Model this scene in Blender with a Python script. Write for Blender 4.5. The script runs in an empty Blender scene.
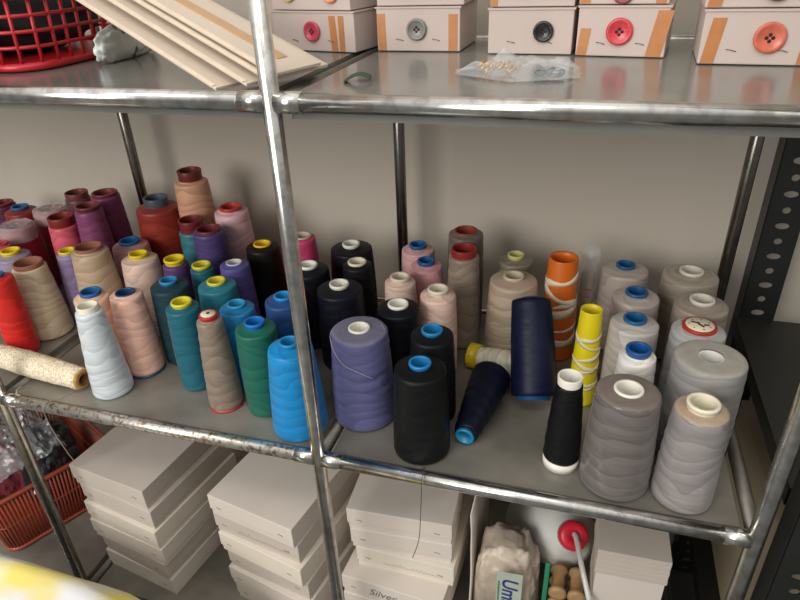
import bpy, bmesh, math, random
from mathutils import Vector, Matrix, noise
random.seed(7)
PI = math.pi
ZO = 0.70                       # the middle shelf stands 0.70 m above the floor; everything below is laid out from that shelf
W, WL, D, H = 0.6318, 0.6387, 0.505, 0.5563
C = bpy.context.scene.collection

# ------------------------------------------------------------------ camera
PITCH, ROLL, YAW = 0.51648, -0.04121, 0.30489
CAM = Vector((0.35966, -0.67523, 0.71148)); F = 627.884
def cam_axes():
    cy, sy = math.cos(YAW), math.sin(YAW)
    f = Vector((-sy*math.cos(PITCH), cy*math.cos(PITCH), -math.sin(PITCH)))
    r = Vector((cy, sy, 0)); u = r.cross(f)
    c, s = math.cos(ROLL), math.sin(ROLL)
    return c*r + s*u, -s*r + c*u, f
CR, CU, CF = cam_axes()
def onz(u, v, z):               # the place at height z that the photograph shows at pixel u, v
    d = CR*(u-400)/F - CU*(v-300)/F + CF
    return CAM + d*((z-CAM.z)/d.z)
def dist(P): return (Vector(P)-CAM).dot(CF)
cd = bpy.data.cameras.new('camera'); cam = bpy.data.objects.new('camera', cd); C.objects.link(cam)
cd.sensor_width = 36; cd.lens = F/800*36; cd.clip_start = 0.01
M = Matrix((CR, CU, -CF)).transposed().to_4x4(); M.translation = CAM + Vector((0, 0, ZO)); cam.matrix_world = M
bpy.context.scene.camera = cam

# ------------------------------------------------------------------ materials
def lin(c): return tuple(((x/255)/12.92 if x/255 <= .04045 else ((x/255+.055)/1.055)**2.4) for x in c) + (1,)
def new_mat(name):
    m = bpy.data.materials.new(name); m.use_nodes = True
    nt = m.node_tree; b = nt.nodes['Principled BSDF']; return m, nt, b
def noise_mix(nt, b, c1, c2, scale=8, vec='Object', stretch=(1, 1, 1), detail=4, lo=.35, hi=.65, bump=0, bscale=None, bdist=.002):
    tc = nt.nodes.new('ShaderNodeTexCoord'); mp = nt.nodes.new('ShaderNodeMapping'); mp.inputs['Scale'].default_value = stretch
    nt.links.new(tc.outputs[vec], mp.inputs[0])
    n = nt.nodes.new('ShaderNodeTexNoise'); n.inputs['Scale'].default_value = scale; n.inputs['Detail'].default_value = detail
    nt.links.new(mp.outputs[0], n.inputs['Vector'])
    r = nt.nodes.new('ShaderNodeValToRGB'); r.color_ramp.elements[0].position = lo; r.color_ramp.elements[1].position = hi
    r.color_ramp.elements[0].color = c1; r.color_ramp.elements[1].color = c2
    nt.links.new(n.outputs['Fac'], r.inputs[0]); nt.links.new(r.outputs[0], b.inputs['Base Color'])
    if bump:
        n2 = nt.nodes.new('ShaderNodeTexNoise'); n2.inputs['Scale'].default_value = bscale or scale*3; n2.inputs['Detail'].default_value = 3
        nt.links.new(mp.outputs[0], n2.inputs['Vector'])
        bp = nt.nodes.new('ShaderNodeBump'); bp.inputs['Strength'].default_value = bump; bp.inputs['Distance'].default_value = bdist
        nt.links.new(n2.outputs['Fac'], bp.inputs['Height']); nt.links.new(bp.outputs[0], b.inputs['Normal'])
    return n
_c = {}
def mul(c, k): return tuple(min(1, x*k) for x in c[:3]) + (1,)
def plain(name, rgb, rough=.5, metal=0, var=.88, scale=30, bump=0, spec=.5, **kw):
    key = ('p', name)
    if key in _c: return _c[key]
    m, nt, b = new_mat(name); c = lin(rgb)
    noise_mix(nt, b, mul(c, var), c, scale=scale, bump=bump, **kw)
    b.inputs['Roughness'].default_value = rough; b.inputs['Metallic'].default_value = metal
    b.inputs['Specular IOR Level'].default_value = spec
    _c[key] = m; return m
def thread_mat(rgb, rough=.46, sheen=.06, var=.74):
    """wound thread: fine lines round the cone and curved bands where the winding changes direction"""
    key = ('t', rgb, rough)
    if key in _c: return _c[key]
    m, nt, b = new_mat('thread_%02x%02x%02x' % rgb); g_ = sum(rgb)/3; k_ = .66 if g_ < 50 else 1.0
    c = lin(tuple((x+(g_-x)*.06)*k_ for x in rgb)); N, L = nt.nodes, nt.links
    tc = N.new('ShaderNodeTexCoord'); oi = N.new('ShaderNodeObjectInfo')
    def mapped(sc):
        mp = N.new('ShaderNodeMapping'); mp.inputs['Scale'].default_value = sc; L.new(tc.outputs['UV'], mp.inputs[0])
        ml = N.new('ShaderNodeMath'); ml.operation = 'MULTIPLY'; ml.inputs[1].default_value = 7.0; L.new(oi.outputs['Random'], ml.inputs[0])
        cb = N.new('ShaderNodeCombineXYZ'); L.new(ml.outputs[0], cb.inputs[0]); L.new(ml.outputs[0], cb.inputs[1]); L.new(ml.outputs[0], cb.inputs[2]); L.new(cb.outputs[0], mp.inputs['Location']); return mp
    wv = N.new('ShaderNodeTexWave'); wv.wave_type = 'BANDS'; wv.bands_direction = 'Y'; wv.wave_profile = 'SAW'
    wv.inputs['Scale'].default_value = 12; wv.inputs['Distortion'].default_value = 13; wv.inputs['Detail'].default_value = 1.0; wv.inputs['Detail Scale'].default_value = 1.1
    L.new(mapped((.20, 1.1, 1)).outputs[0], wv.inputs['Vector'])
    n1 = N.new('ShaderNodeTexNoise'); n1.inputs['Scale'].default_value = 1; n1.inputs['Detail'].default_value = 5; L.new(mapped((3, 190, 1)).outputs[0], n1.inputs['Vector'])
    mx = N.new('ShaderNodeMath'); mx.operation = 'MULTIPLY_ADD'; mx.inputs[1].default_value = .55; L.new(n1.outputs['Fac'], mx.inputs[0])
    hf = N.new('ShaderNodeMath'); hf.operation = 'MULTIPLY'; hf.inputs[1].default_value = .45; L.new(wv.outputs['Fac'], hf.inputs[0]); L.new(hf.outputs[0], mx.inputs[2])
    r = N.new('ShaderNodeValToRGB'); r.color_ramp.elements[0].position = .2; r.color_ramp.elements[1].position = .78
    r.color_ramp.elements[0].color = mul(c, var); r.color_ramp.elements[1].color = mul(c, 1.10); L.new(mx.outputs[0], r.inputs[0]); L.new(r.outputs[0], b.inputs['Base Color'])
    bp = N.new('ShaderNodeBump'); bp.inputs['Strength'].default_value = .55; bp.inputs['Distance'].default_value = .0022; L.new(mx.outputs[0], bp.inputs['Height']); L.new(bp.outputs[0], b.inputs['Normal'])
    b.inputs['Roughness'].default_value = rough; b.inputs['Sheen Weight'].default_value = sheen if g_ > 60 else 0
    b.inputs['Sheen Roughness'].default_value = .4; b.inputs['Specular IOR Level'].default_value = .4 if g_ > 60 else .22
    _c[key] = m; return m
def plastic(rgb, rough=.38):
    if rgb[2] > 120 and rgb[0] < 70 and rgb[1] < 160: rgb = (rgb[0]+4, min(255, rgb[1]+10), int(rgb[2]*.86))
    return plain('plastic_%02x%02x%02x' % rgb, rgb, rough, var=.93)
def clear_mat(name, rgb=(235, 238, 238), alpha=.35, rough=.16):
    m, nt, b = new_mat(name)
    noise_mix(nt, b, mul(lin(rgb), .85), lin(rgb), scale=20, bump=.4, bscale=60)
    b.inputs['Alpha'].default_value = alpha; b.inputs['Roughness'].default_value = rough
    b.inputs['Specular IOR Level'].default_value = .9
    return m
def chrome_mat():
    m, nt, b = new_mat('chromed_tube')
    noise_mix(nt, b, lin((196, 193, 186)), lin((226, 225, 220)), scale=60, detail=6, lo=.36, hi=.56, bump=.03, bscale=160, bdist=.0003)
    b.inputs['Metallic'].default_value = 1; b.inputs['Roughness'].default_value = .23
    return m
CHROME = chrome_mat()
def worn_tube():
    m, nt, b = new_mat('pitted_tube')
    noise_mix(nt, b, lin((150, 124, 102)), lin((216, 212, 204)), scale=150, detail=6, lo=.36, hi=.52, bump=.25, bscale=300, bdist=.0004)
    b.inputs['Metallic'].default_value = .9; b.inputs['Roughness'].default_value = .34
    return m
PITTED = worn_tube()
DULLTUBE = plain('dull_tube', (118, 114, 106), .5, .8, var=.8, scale=40)
SHADED_CHROME = plain('shaded_chrome_tube', (136, 133, 125), .24, 1, var=.7, scale=30)  # darker chrome for the rear posts: their dim reflections put into the colour
def sheet(name, c1, c2, rough, metal):
    m, nt, b = new_mat(name)
    n = noise_mix(nt, b, lin(c1), lin(c2), scale=5, detail=8, lo=.35, hi=.7, stretch=(1, 1.6, 1), bump=.05, bscale=90, bdist=.0006)
    r = nt.nodes.new('ShaderNodeMapRange'); r.inputs['To Min'].default_value = rough*.8; r.inputs['To Max'].default_value = rough*1.25
    nt.links.new(n.outputs['Fac'], r.inputs['Value']); nt.links.new(r.outputs[0], b.inputs['Roughness'])
    b.inputs['Metallic'].default_value = metal
    return m
SHEET = sheet('dull_steel_sheet', (112, 108, 99), (156, 151, 141), .36, .35)
SHEET_TOP = sheet('glossy_steel_sheet', (128, 129, 124), (152, 153, 147), .19, .45)
CARTON = plain('white_carton', (212, 202, 191), .8, var=.93, scale=6, bump=.06, bscale=200, bdist=.0005)
CARTON2 = plain('grey_carton', (194, 183, 172), .8, var=.92, scale=6, bump=.06, bscale=200, bdist=.0005)
CARTON3 = plain('cream_carton', (218, 209, 194), .8, var=.94, scale=6, bump=.06, bscale=200, bdist=.0005)
PINKBOX = plain('pale_pink_carton', (198, 182, 174), .75, var=.95, scale=5)
TAPE = plain('brown_tape', (190, 126, 74), .4, var=.85, scale=40)
BLACK = plain('black_painted_steel', (30, 31, 29), .45, var=.75, scale=12)
INK = plain('faded_ink', (120, 112, 106), .9)

# ------------------------------------------------------------------ mesh helpers
def obj(name, bm, mat, parent=None, smooth=True, label=None):
    me = bpy.data.meshes.new(name); bmesh.ops.recalc_face_normals(bm, faces=bm.faces); bm.to_mesh(me); bm.free()
    for p in me.polygons: p.use_smooth = smooth
    if mat: me.materials.append(mat)
    o = bpy.data.objects.new(name, me); C.objects.link(o)
    if parent: o.parent = parent
    if label: o['label'] = label
    return o
def tag(o, label, cat, group=None, kind=None):
    if label: o['label'] = label
    if cat: o['category'] = cat
    if group: o['group'] = group
    if kind: o['kind'] = kind
    return o
def thing(name, label, cat, loc=(0, 0, 0), rot=(0, 0, 0), group=None):
    o = bpy.data.objects.new(name, None); C.objects.link(o); o.empty_display_size = .02
    o.location = loc; o.rotation_euler = rot
    return tag(o, label, cat, group)
def add_box(bm, c, s, rot=0, bev=0, mat=None):
    r = bmesh.ops.create_cube(bm, size=1); vs = r['verts']
    bmesh.ops.scale(bm, vec=s, verts=vs)
    if bev:
        es = list({e for v in vs for e in v.link_edges})
        g = bmesh.ops.bevel(bm, geom=vs+es, offset=bev, segments=2, affect='EDGES', profile=.5); vs = list({v for f in g['faces'] for v in f.verts} | {v for v in vs if v.is_valid})
    m = Matrix.Translation(c) @ (mat if mat else Matrix.Rotation(rot, 4, 'Z'))
    bmesh.ops.transform(bm, matrix=m, verts=vs); return vs
def add_tube(bm, pts, r, seg=14, caps=True):
    pts = [Vector(p) for p in pts]; rings = []; n = len(pts)
    t0 = (pts[1]-pts[0]).normalized(); a = t0.orthogonal().normalized()
    for i, p in enumerate(pts):
        t = (pts[min(i+1, n-1)]-pts[max(i-1, 0)]).normalized()
        a = (a - t*a.dot(t)).normalized(); b = t.cross(a)
        rr = r[i] if isinstance(r, (list, tuple)) else r
        rings.append([bm.verts.new(p + (a*math.cos(k*2*PI/seg)+b*math.sin(k*2*PI/seg))*rr) for k in range(seg)])
    for A, B in zip(rings, rings[1:]):
        for k in range(seg): bm.faces.new((A[k], A[(k+1) % seg], B[(k+1) % seg], B[k]))
    if caps: bm.faces.new(rings[0][::-1]); bm.faces.new(rings[-1])
def add_lathe(bm, prof, seg=40, fn=None, close=False):
    """prof: (r, z) pairs; fn(u, i, r, z) may change the radius"""
    uv = bm.loops.layers.uv.verify(); rings = []
    for i, (r, z) in enumerate(prof):
        ring = []
        for k in range(seg):
            th = k*2*PI/seg + PI/2; rr = fn(k/seg, i, r, z) if fn else r
            ring.append(bm.verts.new((rr*math.cos(th), rr*math.sin(th), z)))
        rings.append(ring)
    n = len(rings); L = [0]
    for i in range(1, n): L.append(L[-1] + math.hypot(prof[i][0]-prof[i-1][0], prof[i][1]-prof[i-1][1]))
    pairs = [(i, i+1) for i in range(n-1)] + ([(n-1, 0)] if close else [])
    for i, j in pairs:
        for k in range(seg):
            k2 = (k+1) % seg
            f = bm.faces.new((rings[i][k], rings[i][k2], rings[j][k2], rings[j][k]))
            Lj = L[j] if j else L[i]+.01
            for l, (u, v) in zip(f.loops, ((k/seg, L[i]), ((k+1)/seg, L[i]), ((k+1)/seg, Lj), (k/seg, Lj))): l[uv].uv = (u, v)
def text_mesh(name, body, size, mat, parent, shear=0, offset=0, extrude=.0002):
    cu = bpy.data.curves.new(name, 'FONT'); cu.body = body; cu.size = size; cu.shear = shear; cu.offset = offset; cu.extrude = extrude
    tmp = bpy.data.objects.new(name, cu); me = bpy.data.meshes.new_from_object(tmp); bpy.data.objects.remove(tmp); bpy.data.curves.remove(cu)
    me.materials.clear(); me.materials.append(mat); o = bpy.data.objects.new(name, me); C.objects.link(o); o.parent = parent; return o
def smooth_curve(pts, n=8):
    pts = [Vector(p) for p in pts]; out = []
    P = [pts[0]]+pts+[pts[-1]]
    for i in range(1, len(P)-2):
        for k in range(n):
            t = k/n; a, b, c, d = P[i-1], P[i], P[i+1], P[i+2]
            out.append(.5*((2*b)+(c-a)*t+(2*a-5*b+4*c-d)*t*t+(3*b-a-3*c+d)*t**3))
    return out+[pts[-1]]

# ------------------------------------------------------------------ the room
def wall(name, c, s, m):
    bm = bmesh.new(); add_box(bm, c, s); return tag(obj(name, bm, m, smooth=False), None, None, kind='structure')
PLASTER = plain('painted_plaster', (193, 184, 170), .85, var=.955, scale=1.6, bump=.25, bscale=55, bdist=.0012)
wall('wall_back', (0, .64, .7), (5.2, .08, 2.8), PLASTER)
FLOORM = plain('grey_floor', (92, 92, 90), .6, var=.8, scale=4)
wall('floor', (0, -1.6, -.74), (5.2, 4.56, .08), FLOORM)

# ------------------------------------------------------------------ the rack
RT = .0112
rack = thing('tube_shelving_rack', 'chromed tube shelving rack with grey sheet steel shelves against the wall', 'shelving rack', (0, 0, -.70))
def rk(name, bm, m, smooth=True, label=None):
    o = obj(name, bm, m, rack, smooth, label); o.location = (0, 0, .70); return o
XS = (-WL*2, -WL, 0, W)
for X in XS:
    for Y in (0, D):
        bm = bmesh.new(); add_tube(bm, [(X, Y, -.699), (X, Y, 1.15)], RT, 24); rk('post', bm, CHROME if Y == 0 else SHADED_CHROME)
        bm = bmesh.new(); add_tube(bm, [(X, Y, -.6995), (X, Y, -.67)], RT*1.25, 20); rk('foot', bm, BLACK)
for lvl in (-.5563, 0, H):
    for k in range(3):
        x0, x1 = XS[k], XS[k+1]
        for Y in (0, D):
            bm = bmesh.new(); add_tube(bm, [(x0+RT*.7, Y, lvl), (x1-RT*.7, Y, lvl)], RT, 24)
            rk('rail', bm, PITTED if (lvl == 0 and k == 1 and Y == 0) else CHROME, label='chrome rail with rusty pitting' if (lvl == 0 and k == 1 and Y == 0) else None)
            for xx in (x0+RT+.012, x1-RT-.012):
                bm = bmesh.new(); add_tube(bm, [(xx-.016, Y, lvl), (xx+.016, Y, lvl)], RT+.0016, 24); rk('rail_sleeve', bm, CHROME)
        bm = bmesh.new(); a, b = x0+.018, x1-.018
        add_box(bm, ((a+b)/2, D/2, lvl+.0035), (b-a, D-2*RT-.002, .003))
        for (cx, cy, sx, sy) in (((a+b)/2, RT+.003, b-a, .002), ((a+b)/2, D-RT-.003, b-a, .002)):
            add_box(bm, (cx, cy, lvl-.010), (sx, sy, .025))
        for xx in (a, b):
            add_box(bm, (xx, D/2, lvl-.010), (.002, D-2*RT-.008, .025))
        rk('shelf_sheet', bm, SHEET_TOP if lvl == H else SHEET, smooth=False)
    for X in XS:
        bm = bmesh.new(); add_tube(bm, [(X, RT*.7, lvl-(0 if X == W else .0058)), (X, D-RT*.7, lvl-(0 if X == W else .0058))], RT*.92, 20); rk('side_rail', bm, DULLTUBE)
SH = .0055                                            # top of a shelf sheet above its rail's centre

# ------------------------------------------------------------------ thread cones

def body_profile(rt, rb, z0, z1, rc, flat=.5, n=44):
    sh = min(.008, rt*.22)
    prof = [(rc*.9, z0), (rb*.93, z0), (rb*.985, z0+.0025), (rb, z0+.006)]
    zt = z1 - sh*.9
    for i in range(1, n):
        t = i/n; z = z0+.006 + (zt-z0-.006)*t
        prof.append((rb + (rt-rb)*t + .0012*math.sin(PI*t), z))
    for k in range(1, 6):
        a = k/5*PI/2; prof.append((rt - sh + sh*math.cos(a), zt + sh*.9*math.sin(a)*flat))
    top = zt + sh*.9*flat
    prof += [((rt-sh)*.55+rc*.45, top+(z1-top)*.5), (rc*.96, z1)]
    return prof
def add_core(bm, rc, rb, h, z0=0, ring=False, hole=.8, ringr=None, lip=True):
    ri = rc*hole; low = rb*.72
    out = []
    if ring: out += [(ringr, z0), (ringr, z0+ring)]
    out += [(low, z0+(ring or 0)), (rc*.97, h-.012)]
    if lip: out += [(rc*.97, h-.006), (rc*1.04, h-.005), (rc*1.05, h-.0015), (rc*1.01, h)]
    else: out += [(rc, h-.001), (rc*.98, h)]
    out += [(ri*1.02, h), (ri, h-.0015), (ri*.97, h-.03), (ri*1.05, z0+.02), (ri*1.05, z0)]
    add_lathe(bm, out, 32, close=True)
CONES = []
# measured height, foot radius, shoulder radius and place of every standing cone, in the order they are built
FIT = [
  (0.1847, 0.0349, 0.0294, 1.6, 202.1), (0.1877, 0.0407, 0.0364, 19.4, 206.1), (0.1875, 0.0392, 0.0373, 49.6, 207.8), (0.1773, 0.0440, 0.0380, 15.7, 225.1), (0.2090, 0.0365, 0.0299, 60.0, 216.0), (0.2352, 0.0320, 0.0273, 75.9, 191.9),
  (0.2384, 0.0382, 0.0283, 87.0, 205.1), (0.2384, 0.0402, 0.0311, 104.1, 192.0), (0.1697, 0.0374, 0.0350, 10.0, 250.0), (0.1672, 0.0273, 0.0241, -1.1, 243.0), (0.1782, 0.0287, 0.0279, -4.6, 273.9), (0.1669, 0.0452, 0.0318, 27.3, 261.8),
  (0.2000, 0.0458, 0.0354, 88.0, 246.0), (0.1655, 0.0295, 0.0234, 66.9, 250.0), (0.1739, 0.0461, 0.0374, 129.0, 240.0), (0.1789, 0.0446, 0.0358, 138.0, 253.1), (0.1664, 0.0352, 0.0321, 90.0, 291.0), (0.1705, 0.0360, 0.0288, 125.0, 291.9),
  (0.1815, 0.0363, 0.0228, 86.9, 305.1), (0.1719, 0.0388, 0.0356, 168.1, 279.5), (0.1722, 0.0302, 0.0251, 174.0, 258.0), (0.2354, 0.0498, 0.0466, 155.0, 197.2), (0.3010, 0.0435, 0.0357, 188.7, 170.0), (0.2189, 0.0291, 0.0273, 189.9, 219.2),
  (0.2156, 0.0340, 0.0318, 208.1, 228.2), (0.2303, 0.0464, 0.0357, 230.2, 206.0), (0.1720, 0.0260, 0.0226, 201.0, 264.0), (0.1740, 0.0371, 0.0353, 216.0, 280.0), (0.1760, 0.0323, 0.0289, 181.0, 301.0), (0.1730, 0.0342, 0.0285, 234.0, 262.0),
  (0.1750, 0.0394, 0.0343, 262.0, 243.0), (0.1739, 0.0308, 0.0302, 236.0, 303.0), (0.1860, 0.0299, 0.0206, 208.0, 314.0), (0.1768, 0.0353, 0.0334, 254.0, 321.0), (0.1711, 0.0464, 0.0355, 289.0, 340.9), (0.1740, 0.0369, 0.0335, 283.0, 295.0),
  (0.1780, 0.0343, 0.0274, 302.0, 235.0), (0.1720, 0.0419, 0.0388, 308.0, 264.0), (0.1755, 0.0476, 0.0429, 351.0, 243.0), (0.1728, 0.0308, 0.0282, 357.0, 261.0), (0.1710, 0.0441, 0.0420, 339.0, 283.0), (0.1710, 0.0397, 0.0368, 398.0, 303.0),
  (0.1760, 0.0532, 0.0455, 359.0, 327.0), (0.1756, 0.0362, 0.0332, 418.0, 244.0), (0.1740, 0.0338, 0.0310, 426.0, 260.0), (0.1740, 0.0314, 0.0285, 400.0, 276.0), (0.1740, 0.0350, 0.0318, 438.0, 288.0), (0.1703, 0.0389, 0.0348, 432.0, 329.0),
  (0.1668, 0.0451, 0.0391, 420.0, 361.9), (0.2117, 0.0357, 0.0342, 466.0, 230.0), (0.2064, 0.0336, 0.0281, 464.0, 248.0), (0.1706, 0.0383, 0.0338, 516.0, 253.9), (0.1709, 0.0494, 0.0432, 514.0, 275.0), (0.1645, 0.0271, 0.0188, 570.6, 375.9),
  (0.1689, 0.0491, 0.0430, 629.2, 388.0), (0.1689, 0.0410, 0.0348, 704.1, 402.0), (0.1805, 0.0497, 0.0487, 711.2, 357.1), (0.1767, 0.0405, 0.0397, 699.9, 325.1), (0.1779, 0.0427, 0.0420, 702.7, 298.7), (0.1772, 0.0485, 0.0476, 691.9, 270.0),
  (0.1740, 0.0426, 0.0417, 626.0, 264.0), (0.1740, 0.0393, 0.0385, 637.0, 291.0), (0.1731, 0.0388, 0.0375, 635.5, 317.5), (0.1740, 0.0319, 0.0266, 639.0, 348.0)]
def cone(u, v, bd, cd_, col, ccol, label, h=.174, flare=1.25, pro=.007, amp=.00035, nb=9, lean=(0, 0), group='thread cones on the middle shelf',
         ring=0, rough=.46, sheen=.06, hole=.8, flat=.5, cat='thread spool', rb=None, lip=True, cover=None, topcol=None, cmat=None, extra=None, name='thread_cone'):
    k0 = dist(onz(u, v, h+SH)); h, rb, rt, u, v = FIT[len(CONES)]
    P = onz(u, v, h+SH); rc = min(cd_*dist(P)/F/2, rt*.96)
    base = (P.x - math.sin(lean[1])*h, P.y + math.sin(lean[0])*h, SH+.0004)
    t = thing(name, label, cat, base, (lean[0], lean[1], random.uniform(-.5, .5)), group)
    if lean != (0, 0): t.location.z += rb*math.sin(max(abs(lean[0]), abs(lean[1]))) + .0003
    ph = random.random()*6; a = amp
    def fn(uu, i, r, z):
        if z < .008 or r < rt*.8 and z > h-pro-.012: return r
        w = abs(math.sin(PI*(z/h*nb + uu*2 + ph + .3*math.sin(uu*4*PI+ph*3)))) + abs(math.sin(PI*(z/h*nb*.83 - uu*2 + ph*2)))
        return r + a*(w-1.2)*.8 + a*.6*noise.noise((math.cos(uu*2*PI)*2, math.sin(uu*2*PI)*2+ph, z*60))
    bm = bmesh.new(); z0 = .0006 + ring
    add_lathe(bm, body_profile(rt, rb, z0, h-pro, rc, flat), 44, fn)
    th = obj('thread', bm, thread_mat(col, rough, sheen), t)
    if topcol:
        th.data.materials.append(plain('thread_end_%02x%02x%02x' % topcol, topcol, .75, var=.86, scale=70))
        for p in th.data.polygons:
            if abs(p.normal.z) > .6 and p.center.z > h-pro-.02: p.material_index = 1
    bm = bmesh.new(); add_core(bm, rc, rb, h, 0, ring, hole, rb*1.0 if ring else None, lip)
    obj('core', bm, cmat or plastic(ccol), t)
    if cover == 'wrap':
        bm = bmesh.new(); pr = [(.0001, h+.0015)]+[(rt*x/6, h+.0015+.0018*random.random()) for x in range(1, 6)]+[(rt*1.0, h-pro), (rt*1.03, h-pro-.012), (rt*1.04, h-pro-.03)]
        add_lathe(bm, pr, 40, lambda uu, i, r, z: r+.0012+.0006*noise.noise((uu*20, z*80, i)))
        for vv in bm.verts: vv.co.z += .0015*noise.noise(vv.co*120) if vv.co.z > h-pro-.001 else 0
        obj('plastic_wrap', bm, WRAP, t, smooth=False)
    if cover and cover != 'wrap':
        bm = bmesh.new(); add_lathe(bm, [(.0001, h+.0012), (rc*.8, h+.0012), (rc*.82, h+.0006), (rc*.82, h-.002), (.0001, h-.002)], 32)
        o = obj('core_label', bm, plain('paper_label', (226, 214, 186), .7), t)
        if cover == 'mark':
            bm = bmesh.new()
            for q in ((-.3, .05, .5), (.1, -.1, .45), (.35, .12, .3)):
                add_box(bm, (q[0]*rc, q[1]*rc, h+.0015), (rc*q[2], rc*.13, .0006), rot=q[1]*4)
            for r_ in range(7):
                a_ = r_*2*PI/7; add_box(bm, (math.cos(a_)*rc*.62, math.sin(a_)*rc*.62, h+.0014), (rc*.12, rc*.05, .0004), rot=a_)
            obj('printed_mark', bm, BLACK, o, smooth=False)
        else:
            bm = bmesh.new(); add_lathe(bm, [(.0001, h+.0018), (rc*.2, h+.0018), (rc*.2, h+.001)], 16); obj('pin_hole', bm, BLACK, o)
    CONES.append((t, label, base[0], base[1], rt, rb, h)); return t
WRAP = clear_mat('plastic_film', alpha=.34, rough=.16)
PAPERCORE = plain('brown_paper_tube', (146, 92, 72), .7, var=.85)
MAROON = plastic((112, 36, 30)); YEL = (226, 200, 30); BLU = (20, 92, 186); LBLU = (30, 128, 226); WHI = (236, 232, 218); MAR = (112, 34, 30)
# --- left bay, far left group
cone(2, 202, 24, 20, (92, 28, 66), MAR, 'dark magenta thread cone in the rear row cut by the left edge of the photo', h=.19, pro=.003)
cone(19.5, 206, 30, 16, (140, 34, 30), (20, 80, 170), 'dark red thread cone with a blue core in the back row', h=.19, pro=.006)
cone(49, 208, 31, 24, (172, 52, 58), (150, 60, 60), 'red thread cone with plastic film over its top beside two plum cones', h=.19, pro=.002, cover='wrap', lip=False)
cone(16, 225, 33, 24, (176, 34, 62), (150, 60, 60), 'crimson thread cone with crumpled plastic film over its top, at the far left', h=.175, pro=.002, cover='wrap', lip=False)
cone(60, 216, 27, 25, (222, 92, 110), (128, 38, 32), 'bright pink thread cone with a tall dark red core', h=.19, pro=.017, lip=False, hole=.86)
cone(76, 192, 24, 22, (100, 52, 66), (110, 54, 48), 'dark plum thread cone, rearmost of the three plum ones', h=.24, pro=.010, lip=False, hole=.86)
cone(87, 205, 26, 23, (136, 66, 108), (116, 50, 48), 'plum thread cone with brown core, in front of the other two plum ones', h=.205, pro=.007, hole=.86, flare=1.35)
cone(104, 192, 27, 24, (132, 62, 104), (116, 50, 48), 'plum thread cone, the right one of the plum pair in the back row', h=.235, pro=.003, hole=.86, flare=1.35)
cone(10, 250, 32, 18, (150, 138, 160), YEL, 'greyish lavender thread cone with a yellow core at the far left', h=.165, pro=.008)
cone(-1, 243, 22, 16, (196, 74, 100), (180, 60, 70), 'pink thread cone mostly cut off by the left photo edge', h=.174, pro=.002)
cone(-5, 274, 28, 14, (224, 40, 34), (20, 80, 176), 'bright red thread cone with a blue core, cut off at the left edge', h=.172, pro=.006, flare=1.08)
cone(27, 262, 31, 28, (206, 188, 158), (140, 88, 70), 'cream thread cone with brown paper core behind the lying rope spool', h=.172, pro=.006, flare=1.6, lip=False, hole=.84, cmat=PAPERCORE, amp=.0006, nb=6, sheen=.16)
cone(88, 246, 35, 27, (190, 166, 136), (140, 88, 70), 'beige thread cone with a wide brown paper core', h=.197, pro=.006, flare=1.3, lip=False, hole=.84, cmat=PAPERCORE, amp=.0006, nb=6, sheen=.16)
cone(67, 250, 22, 16, (150, 132, 172), YEL, 'lavender thread cone with yellow core squeezed behind the beige one', h=.165, pro=.006)
cone(129, 240, 35, 19, (196, 144, 146), (20, 88, 176), 'dusty pink thread cone with a blue core beside the rust red one', h=.175)
cone(138, 253, 35, 18, (220, 190, 172), YEL, 'pale peach thread cone with a yellow core', h=.174, pro=.008)
cone(90, 291, 35, 20, (226, 184, 158), (18, 82, 178), 'peach thread cone with a raised blue core behind the white satin cone', h=.172, flare=1.1)
cone(125, 292, 32, 20, (236, 186, 166), (22, 58, 122), 'peach pink thread cone with a flush blue core standing in the front', h=0.178, pro=.0015, flare=1.28, lip=False, ring=.0025, amp=.0005)
cone(87, 305, 26, 21, (206, 214, 218), (232, 226, 206), 'shiny bluish white thread cone near the front rail', h=.174, pro=.009, flare=1.62, rough=.3, sheen=.4, amp=.0006, nb=6, lip=False, hole=.8)
cone(168, 279.5, 38, 17, (34, 62, 70), (34, 116, 204), 'very dark teal thread cone with a blue core', h=.174, flare=1.1)
cone(174, 258, 25, 20, (88, 56, 112), YEL, 'purple thread cone with a yellow core behind the dark teal one', h=.172, pro=.010, flare=1.2)
cone(155, 197, 42, 24, (150, 48, 34), (72, 84, 96), 'large rust red thread cone with a slate grey core', h=.236, pro=.018, lip=False, flare=1.1)
cone(189, 170, 33, 24, (214, 158, 124), (110, 36, 32), 'tallest peach thread cone with a dark maroon core against the wall', h=.298, pro=.020, lip=False, flare=1.4)
cone(190, 219, 26, 24, (52, 118, 128), (110, 34, 34), 'teal thread cone with a tall maroon core', h=.2, pro=.022, lip=False, hole=.88, flare=1.2)
cone(208, 228, 30, 25, (78, 62, 116), (110, 40, 42), 'dull purple thread cone with a flush maroon core', h=.182, pro=.002, lip=False, hole=.86, flare=1.2)
cone(230, 206, 33, 22, (222, 176, 182), (178, 54, 46), 'pale pink thread cone with a red core against the wall', h=.225, pro=.007, flare=1.3)
cone(201, 264, 23, 18, (28, 96, 106), (208, 196, 50), 'narrow teal thread cone with a yellow core, behind the wider teal ones', h=.172, pro=.006, flare=1.15)
cone(216, 280, 38, 18, (32, 118, 134), (208, 196, 60), 'wide teal thread cone with a yellow core in the middle of its row', h=.174, pro=.006, flare=1.05)
cone(181, 301, 33, 20, (24, 98, 116), (214, 204, 50), 'slim teal thread cone with a yellow core standing in the front row', h=0.176, pro=.008, flare=1.12)
cone(234, 262, 29, 16, (88, 80, 150), (206, 204, 206), 'violet thread cone with a pale grey core', h=.173, pro=.0015, lip=False, flare=1.2)
cone(262, 243, 33, 17, (42, 36, 32), (232, 190, 30), 'black brown thread cone with a yellow core', h=.175, pro=.003, flare=1.15)
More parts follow.
